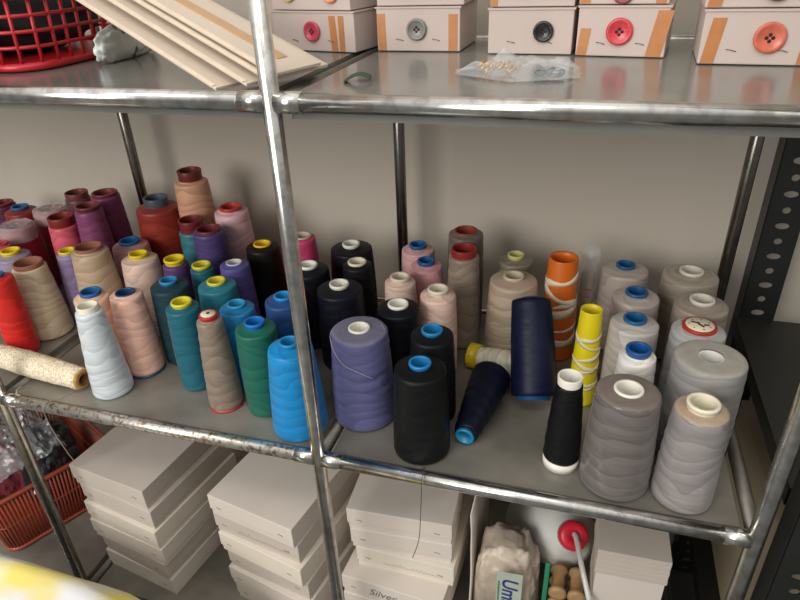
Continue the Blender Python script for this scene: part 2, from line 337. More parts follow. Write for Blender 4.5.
cone(236, 303, 35, 18, (26, 120, 176), (40, 134, 220), 'medium blue thread cone with a blue core between the brown and green ones', h=.174, pro=.006, flare=1.0)
cone(208, 314, 25, 18, (138, 122, 106), (178, 44, 40), 'taupe brown thread cone with a red collar and cream top', h=0.186, pro=.008, flare=1.45, cover='plain', ring=.003, amp=.0006, sheen=.16)
cone(254, 321, 41, 20, (22, 100, 82), (20, 98, 216), 'green thread cone with a blue core', h=0.180, pro=.009, flare=1.06)
cone(289, 341, 46, 20, (16, 134, 200), (24, 122, 220), 'bright cyan blue thread cone partly behind the middle front post', h=0.178, pro=.008, flare=1.32)
cone(283, 295, 38, 18, (36, 74, 132), (30, 124, 226), 'denim blue thread cone behind the cyan one', h=.174, pro=.006, flare=1.1)
cone(302, 235, 26, 18, (206, 60, 108), (190, 180, 160), 'hot pink thread cone half hidden behind the middle front post', h=.178, pro=.002)
cone(308, 264, 40, 18, (30, 31, 44), WHI, 'black navy thread cone with a white core just right of the middle front post', h=.172, pro=.006, flare=1.08)
# --- right bay, dark group
cone(351, 243, 42, 17, (30, 31, 40), (226, 222, 212), 'wide black thread cone with a white core, rearmost in the right bay', h=.178, flare=1.12)
cone(357, 261, 29, 18, (36, 36, 44), (228, 218, 196), 'narrow black thread cone with a cream core in front of the rearmost one', h=.172, pro=.004, flare=1.1)
cone(339, 283, 46, 19, (30, 32, 48), (226, 222, 206), 'wide navy black thread cone with a white core behind the lavender one', h=.171, flare=1.05)
cone(398, 303, 43, 20, (30, 30, 40), (236, 234, 222), 'black thread cone with a white core between the lavender and pale pink cones', h=.171, pro=.005, flare=1.08)
lav = cone(359, 327, 57, 21, (94, 94, 140), (238, 236, 220), 'large lavender blue thread cone with a loose thread tail across it', topcol=(116, 112, 134), h=0.176, pro=.003, flare=1.17, flat=.8, amp=.0009)
cone(418, 244, 33, 17, (214, 166, 162), (16, 76, 168), 'pale pink thread cone with a blue core, the rear one of two', h=.18, flare=1.1)
cone(426, 260, 32, 17, (220, 158, 160), (16, 80, 172), 'pink thread cone with a blue core, the front one of two', h=.172, pro=.008, flare=1.1)
cone(400, 276, 31, 19, (222, 190, 176), (226, 214, 192), 'pinkish cream thread cone with a cream core, the left one of two', h=.174, pro=.008, flare=1.1)
cone(438, 288, 36, 20, (226, 190, 174), (228, 218, 196), 'pinkish cream thread cone with a cream core beside the taupe cone', h=.174, pro=.009, flare=1.1)
cone(432, 329, 44, 21, (30, 30, 36), (20, 108, 200), 'black thread cone with a blue core, the rear one of the blue cored pair', h=.174, pro=.007, flare=1.12)
blk = cone(420, 362, 54, 22, (26, 28, 30), (24, 112, 212), 'black thread cone with a blue core at the front rail', h=0.178, pro=.007, flare=1.17)
cone(466, 230, 35, 24, (112, 100, 88), (136, 60, 48), 'grey brown thread cone with a reddish flush core against the wall', h=.215, pro=.003, lip=False, flare=1.05, hole=.86)
cone(464, 248, 30, 26, (150, 134, 118), (142, 40, 40), 'taupe thread cone with a dark red core', h=.18, pro=.012, lip=False, flare=1.2, amp=.0006, hole=.84, sheen=.16)
cone(516, 254, 35, 16, (134, 126, 108), (202, 196, 126), 'olive grey thread cone with a pale yellow green core', h=.178, pro=.008, flare=1.15)
cone(514, 275, 47, 20, (190, 170, 146), (206, 190, 164), 'large beige thread cone with a beige core behind the navy ones', topcol=(190, 168, 148), h=.171, pro=.006, flare=1.18, amp=.0006)
# --- right bay, grey group

cone(571, 376, 27, 25, (24, 26, 30), (232, 228, 216), 'small black thread cone with a white core and white foot ring', h=.174, pro=.011, flare=1.5, ring=.014, lip=False, hole=.84, amp=.0006, nb=6)
cone(629, 388, 64, 28, (112, 105, 102), (234, 230, 218), 'large dark grey thread cone with a white core at the front rail', topcol=(120, 108, 100), h=0.176, pro=.003, flare=1.30, flat=.85, amp=.0007, nb=8, rough=0.176, sheen=.16)
cone(704, 402, 54, 31, (148, 142, 140), (234, 226, 202), 'silver grey satin thread cone with a cream core in the front right corner', topcol=(176, 154, 132), h=0.178, pro=.010, flare=1.26, flat=.85, amp=.0006, nb=8, rough=0.178, sheen=.16)
cone(711, 357, 68, 26, (152, 149, 146), (216, 214, 208), 'wide light grey thread cone with a sunken pale core', topcol=(164, 158, 149), h=.174, pro=-.001, flare=1.05, flat=.9, amp=.0006, lip=False)
cone(700, 325, 51, 33, (172, 172, 172), (168, 48, 34), 'light grey thread cone with a red rimmed paper disc on top', h=.168, pro=.005, flare=1.04, cover='mark', lip=False)
cone(704, 299, 53, 23, (156, 142, 128), (214, 208, 196), 'taupe grey thread cone with an off white core, behind the red rimmed one', h=.174, pro=.006, flare=1.0)
cone(692, 270, 53, 22, (158, 146, 130), (208, 202, 188), 'taupe grey thread cone with an off white core, nearest the rear right post', h=.174, pro=.006, flare=1.0)
cone(626, 264, 45, 18, (172, 158, 148), (18, 74, 150), 'pale taupe thread cone with a blue core, rearmost of its column', h=.174, pro=.006, flare=1.02)
cone(637, 291, 45, 21, (182, 170, 160), (18, 76, 158), 'pale taupe thread cone with a blue core, second from the wall in its column', h=.174, pro=.006, flare=1.02)
cone(635.5, 317.5, 47, 22, (186, 178, 170), (18, 80, 162), 'pale grey thread cone with a blue core behind the small white one', h=.174, pro=.006, flare=1.04)
cone(639, 348, 36, 24, (232, 228, 220), (20, 72, 170), 'small white thread cone with a blue core', h=.174, pro=.010, flare=1.2)

# loose thread tail over the lavender cone
lx, ly, lrt, lrb = [(c[2], c[3], c[4], c[5]) for c in CONES if c[0] is lav][0]
bm = bmesh.new()
pts = []
rz = lav.rotation_euler.z
def locl(x, y, z):
    v = Matrix.Rotation(-rz, 4, 'Z') @ Vector((x, y, z)); return v
for a_, r_, z_ in ((.2, .9, .172), (.9, .8, .171), (1.8, .75, .1705), (2.7, .85, .171), (3.4, 1.0, .168), (3.9, 1.06, .155), (4.4, 1.09, .135), (4.9, 1.12, .125), (5.4, 1.14, .108)):
    pts.append(locl(math.cos(a_)*lrt*r_, math.sin(a_)*lrt*r_, z_))
add_tube(bm, smooth_curve(pts), .0005, 6); obj('loose_thread', bm, plain('pale_thread', (176, 170, 176), .7), lav, label='pale loose thread tail')

# ------------------------------------------------------------------ bare cones with ribbon
def ribbon_cone(u, v, top, h, rb, col, ribcol, label, n, side):
    P = onz(u, v, h+SH); rt = top*dist(P)/F/2
    t = thing('ribbon_cone', label, 'ribbon cone', (P.x, P.y, SH+.0004), (0, 0, 0), 'plastic cones wound with ribbon')
    bm = bmesh.new()
    add_lathe(bm, [(rb, 0), (rb, .004), (rt, h-.002), (rt*.97, h), (rt*.86, h-.001), (rt*.84, h-.01), (rb*.8, h*.15), (rb*.8, .0)], 40, close=True)
    obj('core', bm, plastic(col, .42), t)
    bm = bmesh.new(); uvl = bm.loops.layers.uv.verify()
    for (z0, z1, a0, a1, wd) in n:
        prev = None
        for k in range(25):
            q = k/24; a = a0+(a1-a0)*q; z = z0+(z1-z0)*q + .002*math.sin(q*9)
            rr = rb+(rt-rb)*z/h+.0004; w2 = wd*(.8+.3*math.sin(q*7+z0*50))/2
            tri = []
            for dz, dr in ((-w2, 0), (0, .0005), (w2, 0)):
                r2 = rr+dr-(rb-rt)/h*dz; tri.append(bm.verts.new((math.cos(a)*r2, math.sin(a)*r2, z+dz)))
            if prev:
                for i in (0, 1): bm.faces.new((prev[i], prev[i+1], tri[i+1], tri[i]))
            prev = tri
    o = obj('ribbon', bm, thread_mat(ribcol, .5, .3), t)
    md = o.modifiers.new('thick', 'SOLIDIFY'); md.thickness = .0004; md.offset = 1
    return t
FR = -PI/2+.25
ribbon_cone(564, 257, 29, .205, .034, (214, 104, 22), (226, 208, 180), 'orange plastic cone with a few turns of cream ribbon', [
    (.155, .175, FR-1.7, FR+1.8, .015), (.150, .112, FR-1.9, FR+1.3, .017), (.112, .128, FR-.6, FR+1.8, .008), (.090, .112, FR-1.8, FR+1.6, .017),
    (.175, .158, FR+1.6, FR+4.6, .01), (.12, .155, FR+1.3, FR+4.4, .01), (.03, .045, FR-2, FR+2, .02), (.05, .035, FR-2, FR+2, .012), (.06, .072, FR-2, FR+2, .006)], 1)
ribbon_cone(592, 309, 22, .182, .024, (216, 196, 16), (236, 226, 176), 'yellow plastic cone with thin cream ribbon wound round it', [
    (.125, .142, FR-1.3, FR+2.0, .0085), (.134, .105, FR-2.0, FR+1.6, .0085), (.085, .110, FR-1.2, FR+1.9, .0085), (.09, .07, FR-1.8, FR+1.2, .0085),
    (.062, .085, FR-1.6, FR+2.0, .0085), (.05, .04, FR-1.8, FR+1.8, .0085), (.03, .045, FR-1.5, FR+1.7, .0085), (.142, .134, FR+2, FR+4.3, .0085)], 1)

# ------------------------------------------------------------------ cones that lie or lean
def free_cone(A, B, ra, rb_, rc, col, ccol, label, ringcap=None, name='thread_cone', pro=.006, both=True, amp=.0006, nb=8, sheen=.06, roughness=.46, gap=.0):
    """thread from the core end A to the other end B"""
    A, B = Vector(A), Vector(B); L = (A-B).length
    q = Vector((0, 0, 1)).rotation_difference((A-B).normalized())
    t = thing(name, label, 'thread spool', B, (0, 0, 0), 'thread cones on the middle shelf'); t.rotation_euler = q.to_euler()
    ph = random.random()*5
    def fn(uu, i, r, z): return r + amp*(abs(math.sin(PI*(z/L*nb+uu+ph)))+abs(math.sin(PI*(z/L*nb*.8-uu)))-1.2)
    bm = bmesh.new(); add_lathe(bm, body_profile(ra, rb_, gap+.0006, L-pro, rc, .6), 44, fn); obj('thread', bm, thread_mat(col, roughness, sheen), t)
    bm = bmesh.new(); ri = rc*.8
    add_lathe(bm, [(rb_*.72, -.006 if gap == 0 else 0), (rb_*.72, .01), (rc*.97, L-.012), (rc*.97, L-.005), (rc*1.05, L-.004), (rc*1.02, L), (ri, L), (ri*.95, L-.03), (rb_*.6, .01), (rb_*.6, -.006 if gap == 0 else 0)], 32, close=True)
    obj('core', bm, plastic(ccol), t)
    if ringcap:
        bm = bmesh.new(); add_lathe(bm, [(rc, L-.02), (ringcap[1], L-.02), (ringcap[1]*1.03, L-.002), (ringcap[1], L), (rc*.9, L), (rc*.8, L-.018)], 36, close=True)
        obj('end_ring', bm, plastic(ringcap[0]), t, label=ringcap[2])
    return t
LYING = []
S0 = SH+.0008
P1 = onz(464, 441, .019); 
free_cone((P1.x, P1.y, S0+.0205), (P1.x+.020, P1.y+.150, S0+.038), .0195, .0345, .0150, (22, 26, 58), (20, 118, 196), 'dark navy thread cone lying down with its blue core end facing the viewer')
free_cone((.188, .296, S0+.0245), (.292, .272, S0+.030), .0185, .026, .0145, (226, 220, 192), (214, 190, 40), 'cream white spool with a yellow end ring lying behind the navy cones', ringcap=((214, 186, 24), .0235, 'yellow end ring'))
# leaning navy cone: its foot stands forward, its top rests towards the back
ft = Vector((.318, .190, S0+.031)); up = Vector((-.145, .600, .785)).normalized()
free_cone(ft+up*.170, ft, .0335, .0385, .0150, (16, 26, 72), (18, 70, 150), 'navy blue thread cone leaning backwards with its blue core showing below', amp=.0002, pro=.001)
# rope spool lying at the left front
A = onz(83, 381, .027); Bx = Vector((A.x-.235, A.y+.027, 0))
t = thing('rope_spool', 'spool of coarse cream cord lying at the front of the shelf', 'cord spool', (Bx.x, Bx.y, S0+.0272), (0, 0, 0))
dv = Vector((A.x-Bx.x, A.y-Bx.y, -.002)); t.rotation_euler = Vector((0, 0, 1)).rotation_difference(dv.normalized()).to_euler(); L = dv.length
bm = bmesh.new()
def cordfn(uu, i, r, z):
    a_ = uu*2*PI
    return r + .0008*(abs(math.sin(a_*5+z*420))+abs(math.sin(a_*5-z*380))-1) + .001*noise.noise((math.cos(a_)*3, math.sin(a_)*3, z*60))
n = 150; add_lathe(bm, [(.008, 0), (.018, .001)]+[(.0205+.0032*math.sin(PI*min(1, k/n*1.0+.05)), .003+(L-.008)*k/n) for k in range(n+1)]+[(.0165, L-.001), (.012, L)], 60, cordfn)
cm, nt, b = new_mat('coarse_cord'); noise_mix(nt, b, lin((204, 186, 150)), lin((240, 228, 202)), scale=300, detail=2, lo=.40, hi=.55, bump=.6, bscale=420, bdist=.002); b.inputs['Roughness'].default_value = .8
obj('cord', bm, cm, t)
bm = bmesh.new(); add_lathe(bm, [(.0125, L-.02), (.0125, L+.004), (.0105, L+.004), (.0105, L-.05), (.0120, L-.05)], 28, close=True); obj('core', bm, plain('worn_brown_tube', (142, 86, 50), .7, var=.6), t)
bm = bmesh.new(); add_lathe(bm, [(.0128, L+.0005), (.0185, L-.002), (.0192, L+.001), (.0130, L+.003)], 30, lambda uu, i, r, z: r+.001*noise.noise((uu*30, i, 0)), close=True); obj('glue_ring', bm, plain('dried_glue', (190, 150, 70), .6, var=.7, scale=120), t, label='yellowed frayed end of the cord')

# thread tails that hang over the front rail
def thread_line(pts, r, col, label, lone=True):
    bm = bmesh.new(); add_tube(bm, smooth_curve(pts), r, 6)
    return tag(obj('thread_tail', bm, plain('thread_%d%d%d' % col, col, .7)), label, 'thread')
p0 = Vector((blk.location.x+.012, blk.location.y-.0495, S0+.0015))
thread_line([p0, (p0.x+.005, .008, RT+.0030), (p0.x+.006, .001, RT+.0032), (p0.x+.006, -RT*.75-.002, RT*.75+.001), (p0.x+.006, -RT-.0032, 0), (p0.x+.004, -.014, -.05), (p0.x, -.0165, -.12), (p0.x-.012, -.016, -.17)], .0006, (60, 56, 54), 'dark thread hanging from the front rail before the right box stack')
q0 = onz(80, 388, SH)
thread_line([(q0.x, q0.y-.004, S0), (q0.x-.012, .02, S0+.001), (q0.x-.02, 0, RT+.0022), (q0.x-.021, -RT*.75-.002, RT*.75+.001), (q0.x-.022, -RT-.0022, 0), (q0.x-.018, -.014, -.04), (q0.x-.004, -.014, -.09), (q0.x+.008, -.014, -.12)], .0005, (170, 160, 140), 'pale thread hanging over the front rail below the lying cord spool')
q1 = onz(12, 396, 0)+Vector((.028, 0, 0))
thread_line([(q1.x-.022, .03, S0+.001), (q1.x-.012, .012, RT+.0040), (q1.x, 0, RT+.0058)], .0012, (190, 184, 172), 'short pale thread tied to the front rail joint at the left')

# ------------------------------------------------------------------ clear wrapped pack behind the orange cone
def blob(name, c, s, mat, label, cat, seed=0, rough=.25, freq=2.5, sub=4, parent=None, group=None, flatbase=True, rot=0, smooth=False, power=1.0):
    bm = bmesh.new(); bmesh.ops.create_icosphere(bm, subdivisions=sub, radius=1)
    for v in bm.verts:
        d = v.co.normalized(); q = d*freq+Vector((seed*3.1, seed*1.7, seed))
        k = 1 + rough*(noise.noise(q)*1.1) + rough*.6*(abs(noise.noise(q*2.3))-.25) + rough*.35*(abs(noise.noise(q*5.1))-.25)
        x = Vector([math.copysign(abs(t)**power, t) for t in d])*k
        v.co = Vector((x.x*s[0], x.y*s[1], x.z*s[2]))
    if flatbase:
        for v in bm.verts: v.co.z = max(v.co.z, -s[2]*.8)
        zmin = -s[2]*.8
    else: zmin = min(v.co.z for v in bm.verts)
    for v in bm.verts: v.co.z -= zmin
    bmesh.ops.rotate(bm, cent=(0, 0, 0), matrix=Matrix.Rotation(rot, 3, 'Z'), verts=bm.verts)
    o = obj(name, bm, mat, parent, smooth=smooth); o.location = c
    if label: tag(o, label, cat, group)
    return o
CLEAR = clear_mat('clear_plastic', alpha=.22, rough=.2)
t = thing('wrapped_pack', 'clear plastic wrapped pack with faint red marks between the orange cone and the wall', 'pack', (.387, .462, SH+.0006))
def crumple_tube(bm, r, h, seed):
    add_lathe(bm, [(.001, 0), (r, .001)]+[(r*(1+.04*math.sin(k)), h*k/20) for k in range(1, 20)]+[(r*.8, h), (.001, h+.004)], 28, lambda uu, i, rr, z: rr+.003*noise.noise((math.cos(uu*2*PI)*3+seed, math.sin(uu*2*PI)*3, z*45)))
bm = bmesh.new(); crumple_tube(bm, .0185, .19, 3); obj('plastic_wrap', bm, CLEAR, t, smooth=False)
bm = bmesh.new(); add_lathe(bm, [(.001, .004), (.014, .005), (.013, .135), (.009, .14), (.001, .14)], 24); obj('contents', bm, plain('greyed_contents', (190, 180, 166), .7, var=.8, scale=60), t)
bm = bmesh.new()
for k in range(4): add_box(bm, (.002, -.0140, .06+k*.016), (.013, .0012, .004))
obj('printed_mark', bm, plain('faint_red_ink', (176, 110, 96), .7), t, smooth=False)

# ------------------------------------------------------------------ button boxes on the top shelf
def button_mesh(parent, c, r, col, ring=None, dark=(40, 20, 22), tilt=0):
    """sewn on a box front that faces -Y"""
    bm = bmesh.new()
    add_lathe(bm, [(.0001, .0022), (r*.62, .0024), (r*.72, .0036), (r*.9, .0046), (r*.985, .0034), (r, .0018), (r*.96, 0), (.0001, 0)], 40)
    bmesh.ops.rotate(bm, cent=(0, 0, 0), matrix=Matrix.Rotation(PI/2, 3, 'X'), verts=bm.verts)
    o = obj('button', bm, plain('button_%d_%d_%d' % col, col, .32, var=.72, scale=70, detail=6), parent); o.location = c; o['label'] = BUTTON_NAME.get(col, 'round') + ' four hole sample button'
    for dx, dz in ((-1, 0), (1, 0), (0, 1), (0, -1)):
        bm = bmesh.new(); add_lathe(bm, [(.0001, .0004), (r*.12, .0004), (r*.12, 0), (.0001, 0)], 14)
        bmesh.ops.rotate(bm, cent=(0, 0, 0), matrix=Matrix.Rotation(PI/2, 3, 'X'), verts=bm.verts)
        hh = obj('button_hole', bm, plain('dark_%d' % sum(dark), dark, .6), o); hh.location = (dx*r*.2, -.0024, dz*r*.2)
    if ring:
        bm = bmesh.new(); add_lathe(bm, [(r*.80, .0044), (r*.83, .0050), (r*.95, .0044), (r*.90, .0040)], 40, close=True)
        bmesh.ops.rotate(bm, cent=(0, 0, 0), matrix=Matrix.Rotation(PI/2, 3, 'X'), verts=bm.verts)
        obj('button_rim', bm, plain('rim_%d_%d_%d' % ring, ring, .35), o)
    return o
BUTTON_NAME = {}
def button_box(x0, x1, y, z, h, yaw, bcol, bname, bx, label, tapes, ring=None, depth=.13, r=.0175, mat=None, bz=.5, dark=(40, 20, 22)):
    w = x1-x0; t = thing('button_box', label, 'box', (x0, y, z+.0006), (0, 0, yaw), 'button boxes on the top shelf')
    bm = bmesh.new(); add_box(bm, (w/2, depth/2, (h-.002)*.5), (w, depth, h-.002), bev=.0015); obj('carton', bm, mat or PINKBOX, t, smooth=False)
    bm = bmesh.new(); add_box(bm, (w/2, depth/2, h-.0012), (w+.003, depth+.003, .0022)); obj('lid', bm, mat or PINKBOX, t, smooth=False)
    for (ta, tw, tsh, th0) in tapes:      # position, width, slant, start height
        bm = bmesh.new(); zz = h*th0; v = [(ta, -.0007, .001), (ta+tw, -.0007, .001), (ta+tw+tsh, -.0007, h-.003-zz), (ta+tsh, -.0007, h-.003-zz)]
        vs = [bm.verts.new(p) for p in v]; bk = [bm.verts.new((p[0], -.0001, p[2])) for p in v]
        bm.faces.new(vs); bm.faces.new(bk[::-1])
        for i in range(4): bm.faces.new((vs[i], vs[(i+1) % 4], bk[(i+1) % 4], bk[i]))
        obj('tape', bm, TAPE, t, smooth=False)
    for sx in (.28, .72):
        bm = bmesh.new(); add_tube(bm, [(w*sx-.006, -.0008, h*.28), (w*sx, -.0012, h*.27), (w*sx+.006, -.0008, h*.24)], .0005, 6); obj('staple', bm, plain('staple_wire', (120, 116, 112), .35, 1), t)
    if bcol:
        BUTTON_NAME[bcol] = bname; button_mesh(t, (bx*w, -.0009, h*bz), r, bcol, ring, dark)
    return t
Z1 = H+SH; hb = .060
button_box(-.167, -.008, .355, Z1, hb, -.2, (206, 70, 92), 'pink', .50, 'pale pink carton with a pink button, left end of the bottom row', [(.115, .012, -.003, .06), (.130, .010, 0, .06)], r=.0155, depth=.13)
button_box(.019, .153, .345, Z1, .064, -.02, (132, 132, 126), 'grey rimmed', .49, 'pale pink carton with a grey rimmed button, bottom row', [(.002, .013, -.001, .1), (.116, .014, 0, .12)], ring=(150, 150, 146), depth=.13, r=.0160)
button_box(.199, .321, .325, Z1, .062, -.05, (28, 30, 34), 'black', .66, 'pale pink carton with a plain black button, bottom row behind the plastic bag', [], depth=.13, r=.0145, dark=(12, 12, 14))
button_box(.327, .446, .313, Z1, .065, -.13, (214, 66, 72), 'red', .48, 'pale pink carton with a bright red button, bottom row', [(.001, .014, .004, .4), (.094, .020, .010, .04)], depth=.13, r=.0178)
button_box(.482, .613, .252, Z1, .064, -.06, (214, 112, 86), 'salmon orange', .585, 'pale pink carton with a salmon orange button at the right end, bottom row', [(.003, .016, .007, .1), (.112, .015, .003, .3)], depth=.13, r=.0183)
Z2 = Z1+.0012
button_box(-.165, -.012, .357, Z2+hb, hb, -.22, (226, 196, 112), 'yellow', .24, 'pale pink carton with yellow and peach buttons, upper row left end', [], r=.0135, depth=.13, bz=.42)
BUTTON_NAME[(238, 150, 110)] = 'peach'
ub = [o for o in bpy.data.objects if o.name.startswith('button_box')][-1]
button_mesh(ub, (.118, -.0009, .06*.42), .0150, (238, 150, 110))
button_box(.020, .158, .347, Z2+.064, .064, .0, None, '', .5, 'plain pale pink carton on top of the grey button carton', [], depth=.13)
button_box(.200, .320, .330, Z2+.062, .062, -.03, None, '', .5, 'plain pale pink carton on top of the black button carton', [(.001, .010, 0, .1)], depth=.13)
button_box(.326, .443, .318, Z2+.065, .064, -.10, (150, 60, 70), 'dark red', .49, 'pale pink carton with a dark red button, on the bright red button carton', [(.001, .014, 0, .2), (.100, .013, .002, .04)], depth=.13, bz=.22, r=.014)
button_box(.480, .610, .258, Z2+.064, .064, -.04, (190, 168, 166), 'greyish pink', .60, 'pale pink carton with a greyish pink button, upper row right end', [(.003, .016, .006, .1), (.112, .015, .003, .3)], depth=.13, r=.0178, bz=.38, ring=(120, 108, 106))

# small green scrap, plastic bag with brass pieces, on the top shelf
bm = bmesh.new(); g = bmesh.ops.create_grid(bm, x_segments=14, y_segments=8, size=1)
for v in bm.verts: v.co = Vector((v.co.x*.0175, v.co.y*.011, .0042-.0035*v.co.x*v.co.x+.0025*math.sin(v.co.x*2.0+1)+.0006*noise.noise(v.co*3)))
o = obj('fabric_scrap', bm, plain('dark_green_cloth', (58, 78, 62), .8, var=.7, scale=90)); pp = onz(352, 81, Z1); o.location = (pp.x+.008, pp.y, Z1+.0030); o.rotation_euler = (0, 0, .25)
md = o.modifiers.new('thick', 'SOLIDIFY'); md.thickness = .0015
tag(o, 'small curled dark green scrap on the top shelf near the middle post', 'scrap')
t = thing('plastic_bag', 'crumpled clear plastic bag with brass and steel pieces inside, before the button cartons', 'plastic bag', (.262, .172, Z1+.0006), (0, 0, .05))
bm = bmesh.new(); N, Mx = 44, 26; hx = {}
def bagz(x, y, s): 
    e = max(0, 1-(abs(x)**2.6)) * max(0, 1-abs(y)**2.4)
    f = .55*abs(noise.noise((x*1.9+4, y*1.6, s)))+.16*abs(noise.noise((x*5, y*4+2, s)))
    return e*(.008+.070*f*(1 if x > -.35 else .75))
for i in range(N+1):
    for j in range(Mx+1):
        x, y = -1+2*i/N, -1+2*j/Mx; jag = 1+.10*noise.noise((x*3, y*3, 7))
        hx[i, j] = bm.verts.new((x*.078*jag, y*.066*(1-(.80 if x < 0 else .4)*abs(x)**1.3)*jag, bagz(x, y, 1)+.0012))
lo = {k: bm.verts.new((v.co.x, v.co.y, .0002)) for k, v in hx.items()}
for i in range(N):
    for j in range(Mx):
        bm.faces.new((hx[i, j], hx[i+1, j], hx[i+1, j+1], hx[i, j+1]))
for (i, j), v in list(hx.items()):
    pass
obj('bag_film', bm, clear_mat('bag_film', alpha=.22, rough=.10), t, smooth=False)
for v in ():
    pass
bm = bmesh.new(); random.seed(3)
for k in range(16):
    x = -.052+.048*random.random(); y = -.018+.030*random.random(); a = random.random()*.6+.9
    add_tube(bm, [(x, y, .003+.0016*(k % 4)), (x+.016*math.cos(a), y+.016*math.sin(a), .006+.0020*(k % 4))], .0017, 8)
obj('brass_pieces', bm, plain('brass', (222, 170, 90), .35, .6), t)
bm = bmesh.new()
for rr, xx, yy in ((.0105, .048, -.024), (.006, .048, -.024), (.006, .030, -.026)):
    add_tube(bm, [(xx+rr*math.cos(k*PI/10), yy+rr*math.sin(k*PI/10), .005+.3*rr*math.sin(k*PI/10)) for k in range(21)], .0014, 6)
obj('steel_rings', bm, plain('dark_steel', (90, 94, 96), .3, .8), t)

# ------------------------------------------------------------------ red basket, cloth, bags, boards on the top shelf
def lattice_basket(name, label, x0, x1, y0, y1, z, h, col, rc=.055, flare=.02, n=(11, 5), rot=0, group=None, slats=False, strip=.0032):
    cx, cy = (x0+x1)/2, (y0+y1)/2; a, b = (x1-x0)/2, (y1-y0)/2
    t = thing(name, label, 'basket', (cx, cy, z), (0, 0, rot), group)
    def loop(off, k):
        pts = []
        A, B = a+off, b+off
        for (sx, sy, a0) in ((1, 1, 0), (-1, 1, PI/2), (-1, -1, PI), (1, -1, 1.5*PI)):
            for q in range(k+1):
                th = a0+PI/2*q/k; pts.append((sx*(A-rc)+rc*math.cos(th), sy*(B-rc)+rc*math.sin(th)))
        return pts
    def resample(pts, m):
        pts = pts+[pts[0]]; L = [0]
        for p, q in zip(pts, pts[1:]): L.append(L[-1]+math.hypot(q[0]-p[0], q[1]-p[1]))
        out = []; j = 0
        for i in range(m):
            s = L[-1]*i/m
            while L[j+1] < s: j += 1
            f = (s-L[j])/(L[j+1]-L[j] or 1); out.append((pts[j][0]+(pts[j+1][0]-pts[j][0])*f, pts[j][1]+(pts[j+1][1]-pts[j][1])*f))
        return out
    m = 150; lat = bmesh.new()
    def ring(bm, zz, off, r, sq=1):
        P = resample(loop(off, 8), m); pts = [Vector((p[0], p[1], zz)) for p in P]+[Vector((P[0][0], P[0][1], zz))]
        add_tube(bm, pts, r, 8, caps=False)
    nv, nh = n
    for k in range(1, nh): ring(lat, .012+(h-.018)*k/nh, flare*k/nh, strip*.62)
    nn = nv*8; Pb, Pt = resample(loop(0, 8), nn), resample(loop(flare, 8), nn)
    for k in range(nn): add_tube(lat, [(Pb[k][0], Pb[k][1], .004), (Pt[k][0], Pt[k][1], h-.004)], strip*.62, 6)
    mt = plastic(col, .35); obj('lattice_wall', lat, mt, t)
    bm = bmesh.new(); ring(bm, .006, 0, .006); obj('base_rim', bm, mt, t)
    bm = bmesh.new(); ring(bm, h, flare+.002, .006); obj('top_rim', bm, mt, t)
    bm = bmesh.new(); P = resample(loop(-.002, 8), 60); vs = [bm.verts.new((p[0], p[1], .004)) for p in P]; v2 = [bm.verts.new((p[0], p[1], .007)) for p in P]
    bm.faces.new(vs[::-1]); bm.faces.new(v2)
    for i in range(60): bm.faces.new((vs[i], vs[(i+1) % 60], v2[(i+1) % 60], v2[i]))
    obj('base_plate', bm, mt, t, smooth=False)
    return t
lattice_basket('plastic_basket', 'red plastic lattice basket at the left of the top shelf', -.86, -.446, .112, .42, Z1+.0008, .104, (180, 28, 38), n=(6, 4), flare=.006, strip=.0044)
CLOTH = plain('black_cloth', (26, 26, 28), .85, var=.6, scale=18, bump=.4, bscale=40, bdist=.004)
blob('black_garment', (-.66, .28, Z1+.010), (.165, .125, .062), CLOTH, 'bundle of black cloth filling the red basket', 'cloth', seed=2, rough=.12, smooth=True)
# black cloth hanging over the front of the basket
bm = bmesh.new(); g = bmesh.ops.create_grid(bm, x_segments=20, y_segments=20, size=1)
for v in bm.verts:
    x, y = v.co.x, (v.co.y+1)/2
    yy = .010 + .10*max(0, y-.45)/.55; zz = .125-.095*max(0, 1-y/.45)*1.0 if y < .45 else .125+.015*math.sin((y-.45)*4)
    v.co = Vector((x*.085, yy-.012*(1-min(1, y/.45)), zz)); v.co.y += .008*noise.noise((x*3, y*2, 1)); v.co.x += .012*noise.noise((x, y*3, 5)); v.co.z += .006*noise.noise((x*2, y*2, 9))
o = obj('black_sleeve', bm, CLOTH); o.location = (-.615, .080, Z1); md = o.modifiers.new('thick', 'SOLIDIFY'); md.thickness = .004
tag(o, 'black cloth hanging over the front edge of the red basket', 'cloth')
PRINTED, nt, b = new_mat('white_bag_with_green_print')
noise_mix(nt, b, lin((36, 96, 88)), lin((206, 212, 208)), scale=34, detail=1, lo=.40, hi=.44, bump=.8, bscale=40, bdist=.006); b.inputs['Roughness'].default_value = .35
blob('printed_bag', (-.392, .262, Z1+.0008), (.0150, .085, .030), PRINTED, 'white plastic bag with green print between the red basket and the boards', 'plastic bag', seed=5, rough=.20, freq=2.4, rot=.10, smooth=True)
BOARD = plain('cream_card', (212, 197, 180), .75, var=.95, scale=5)
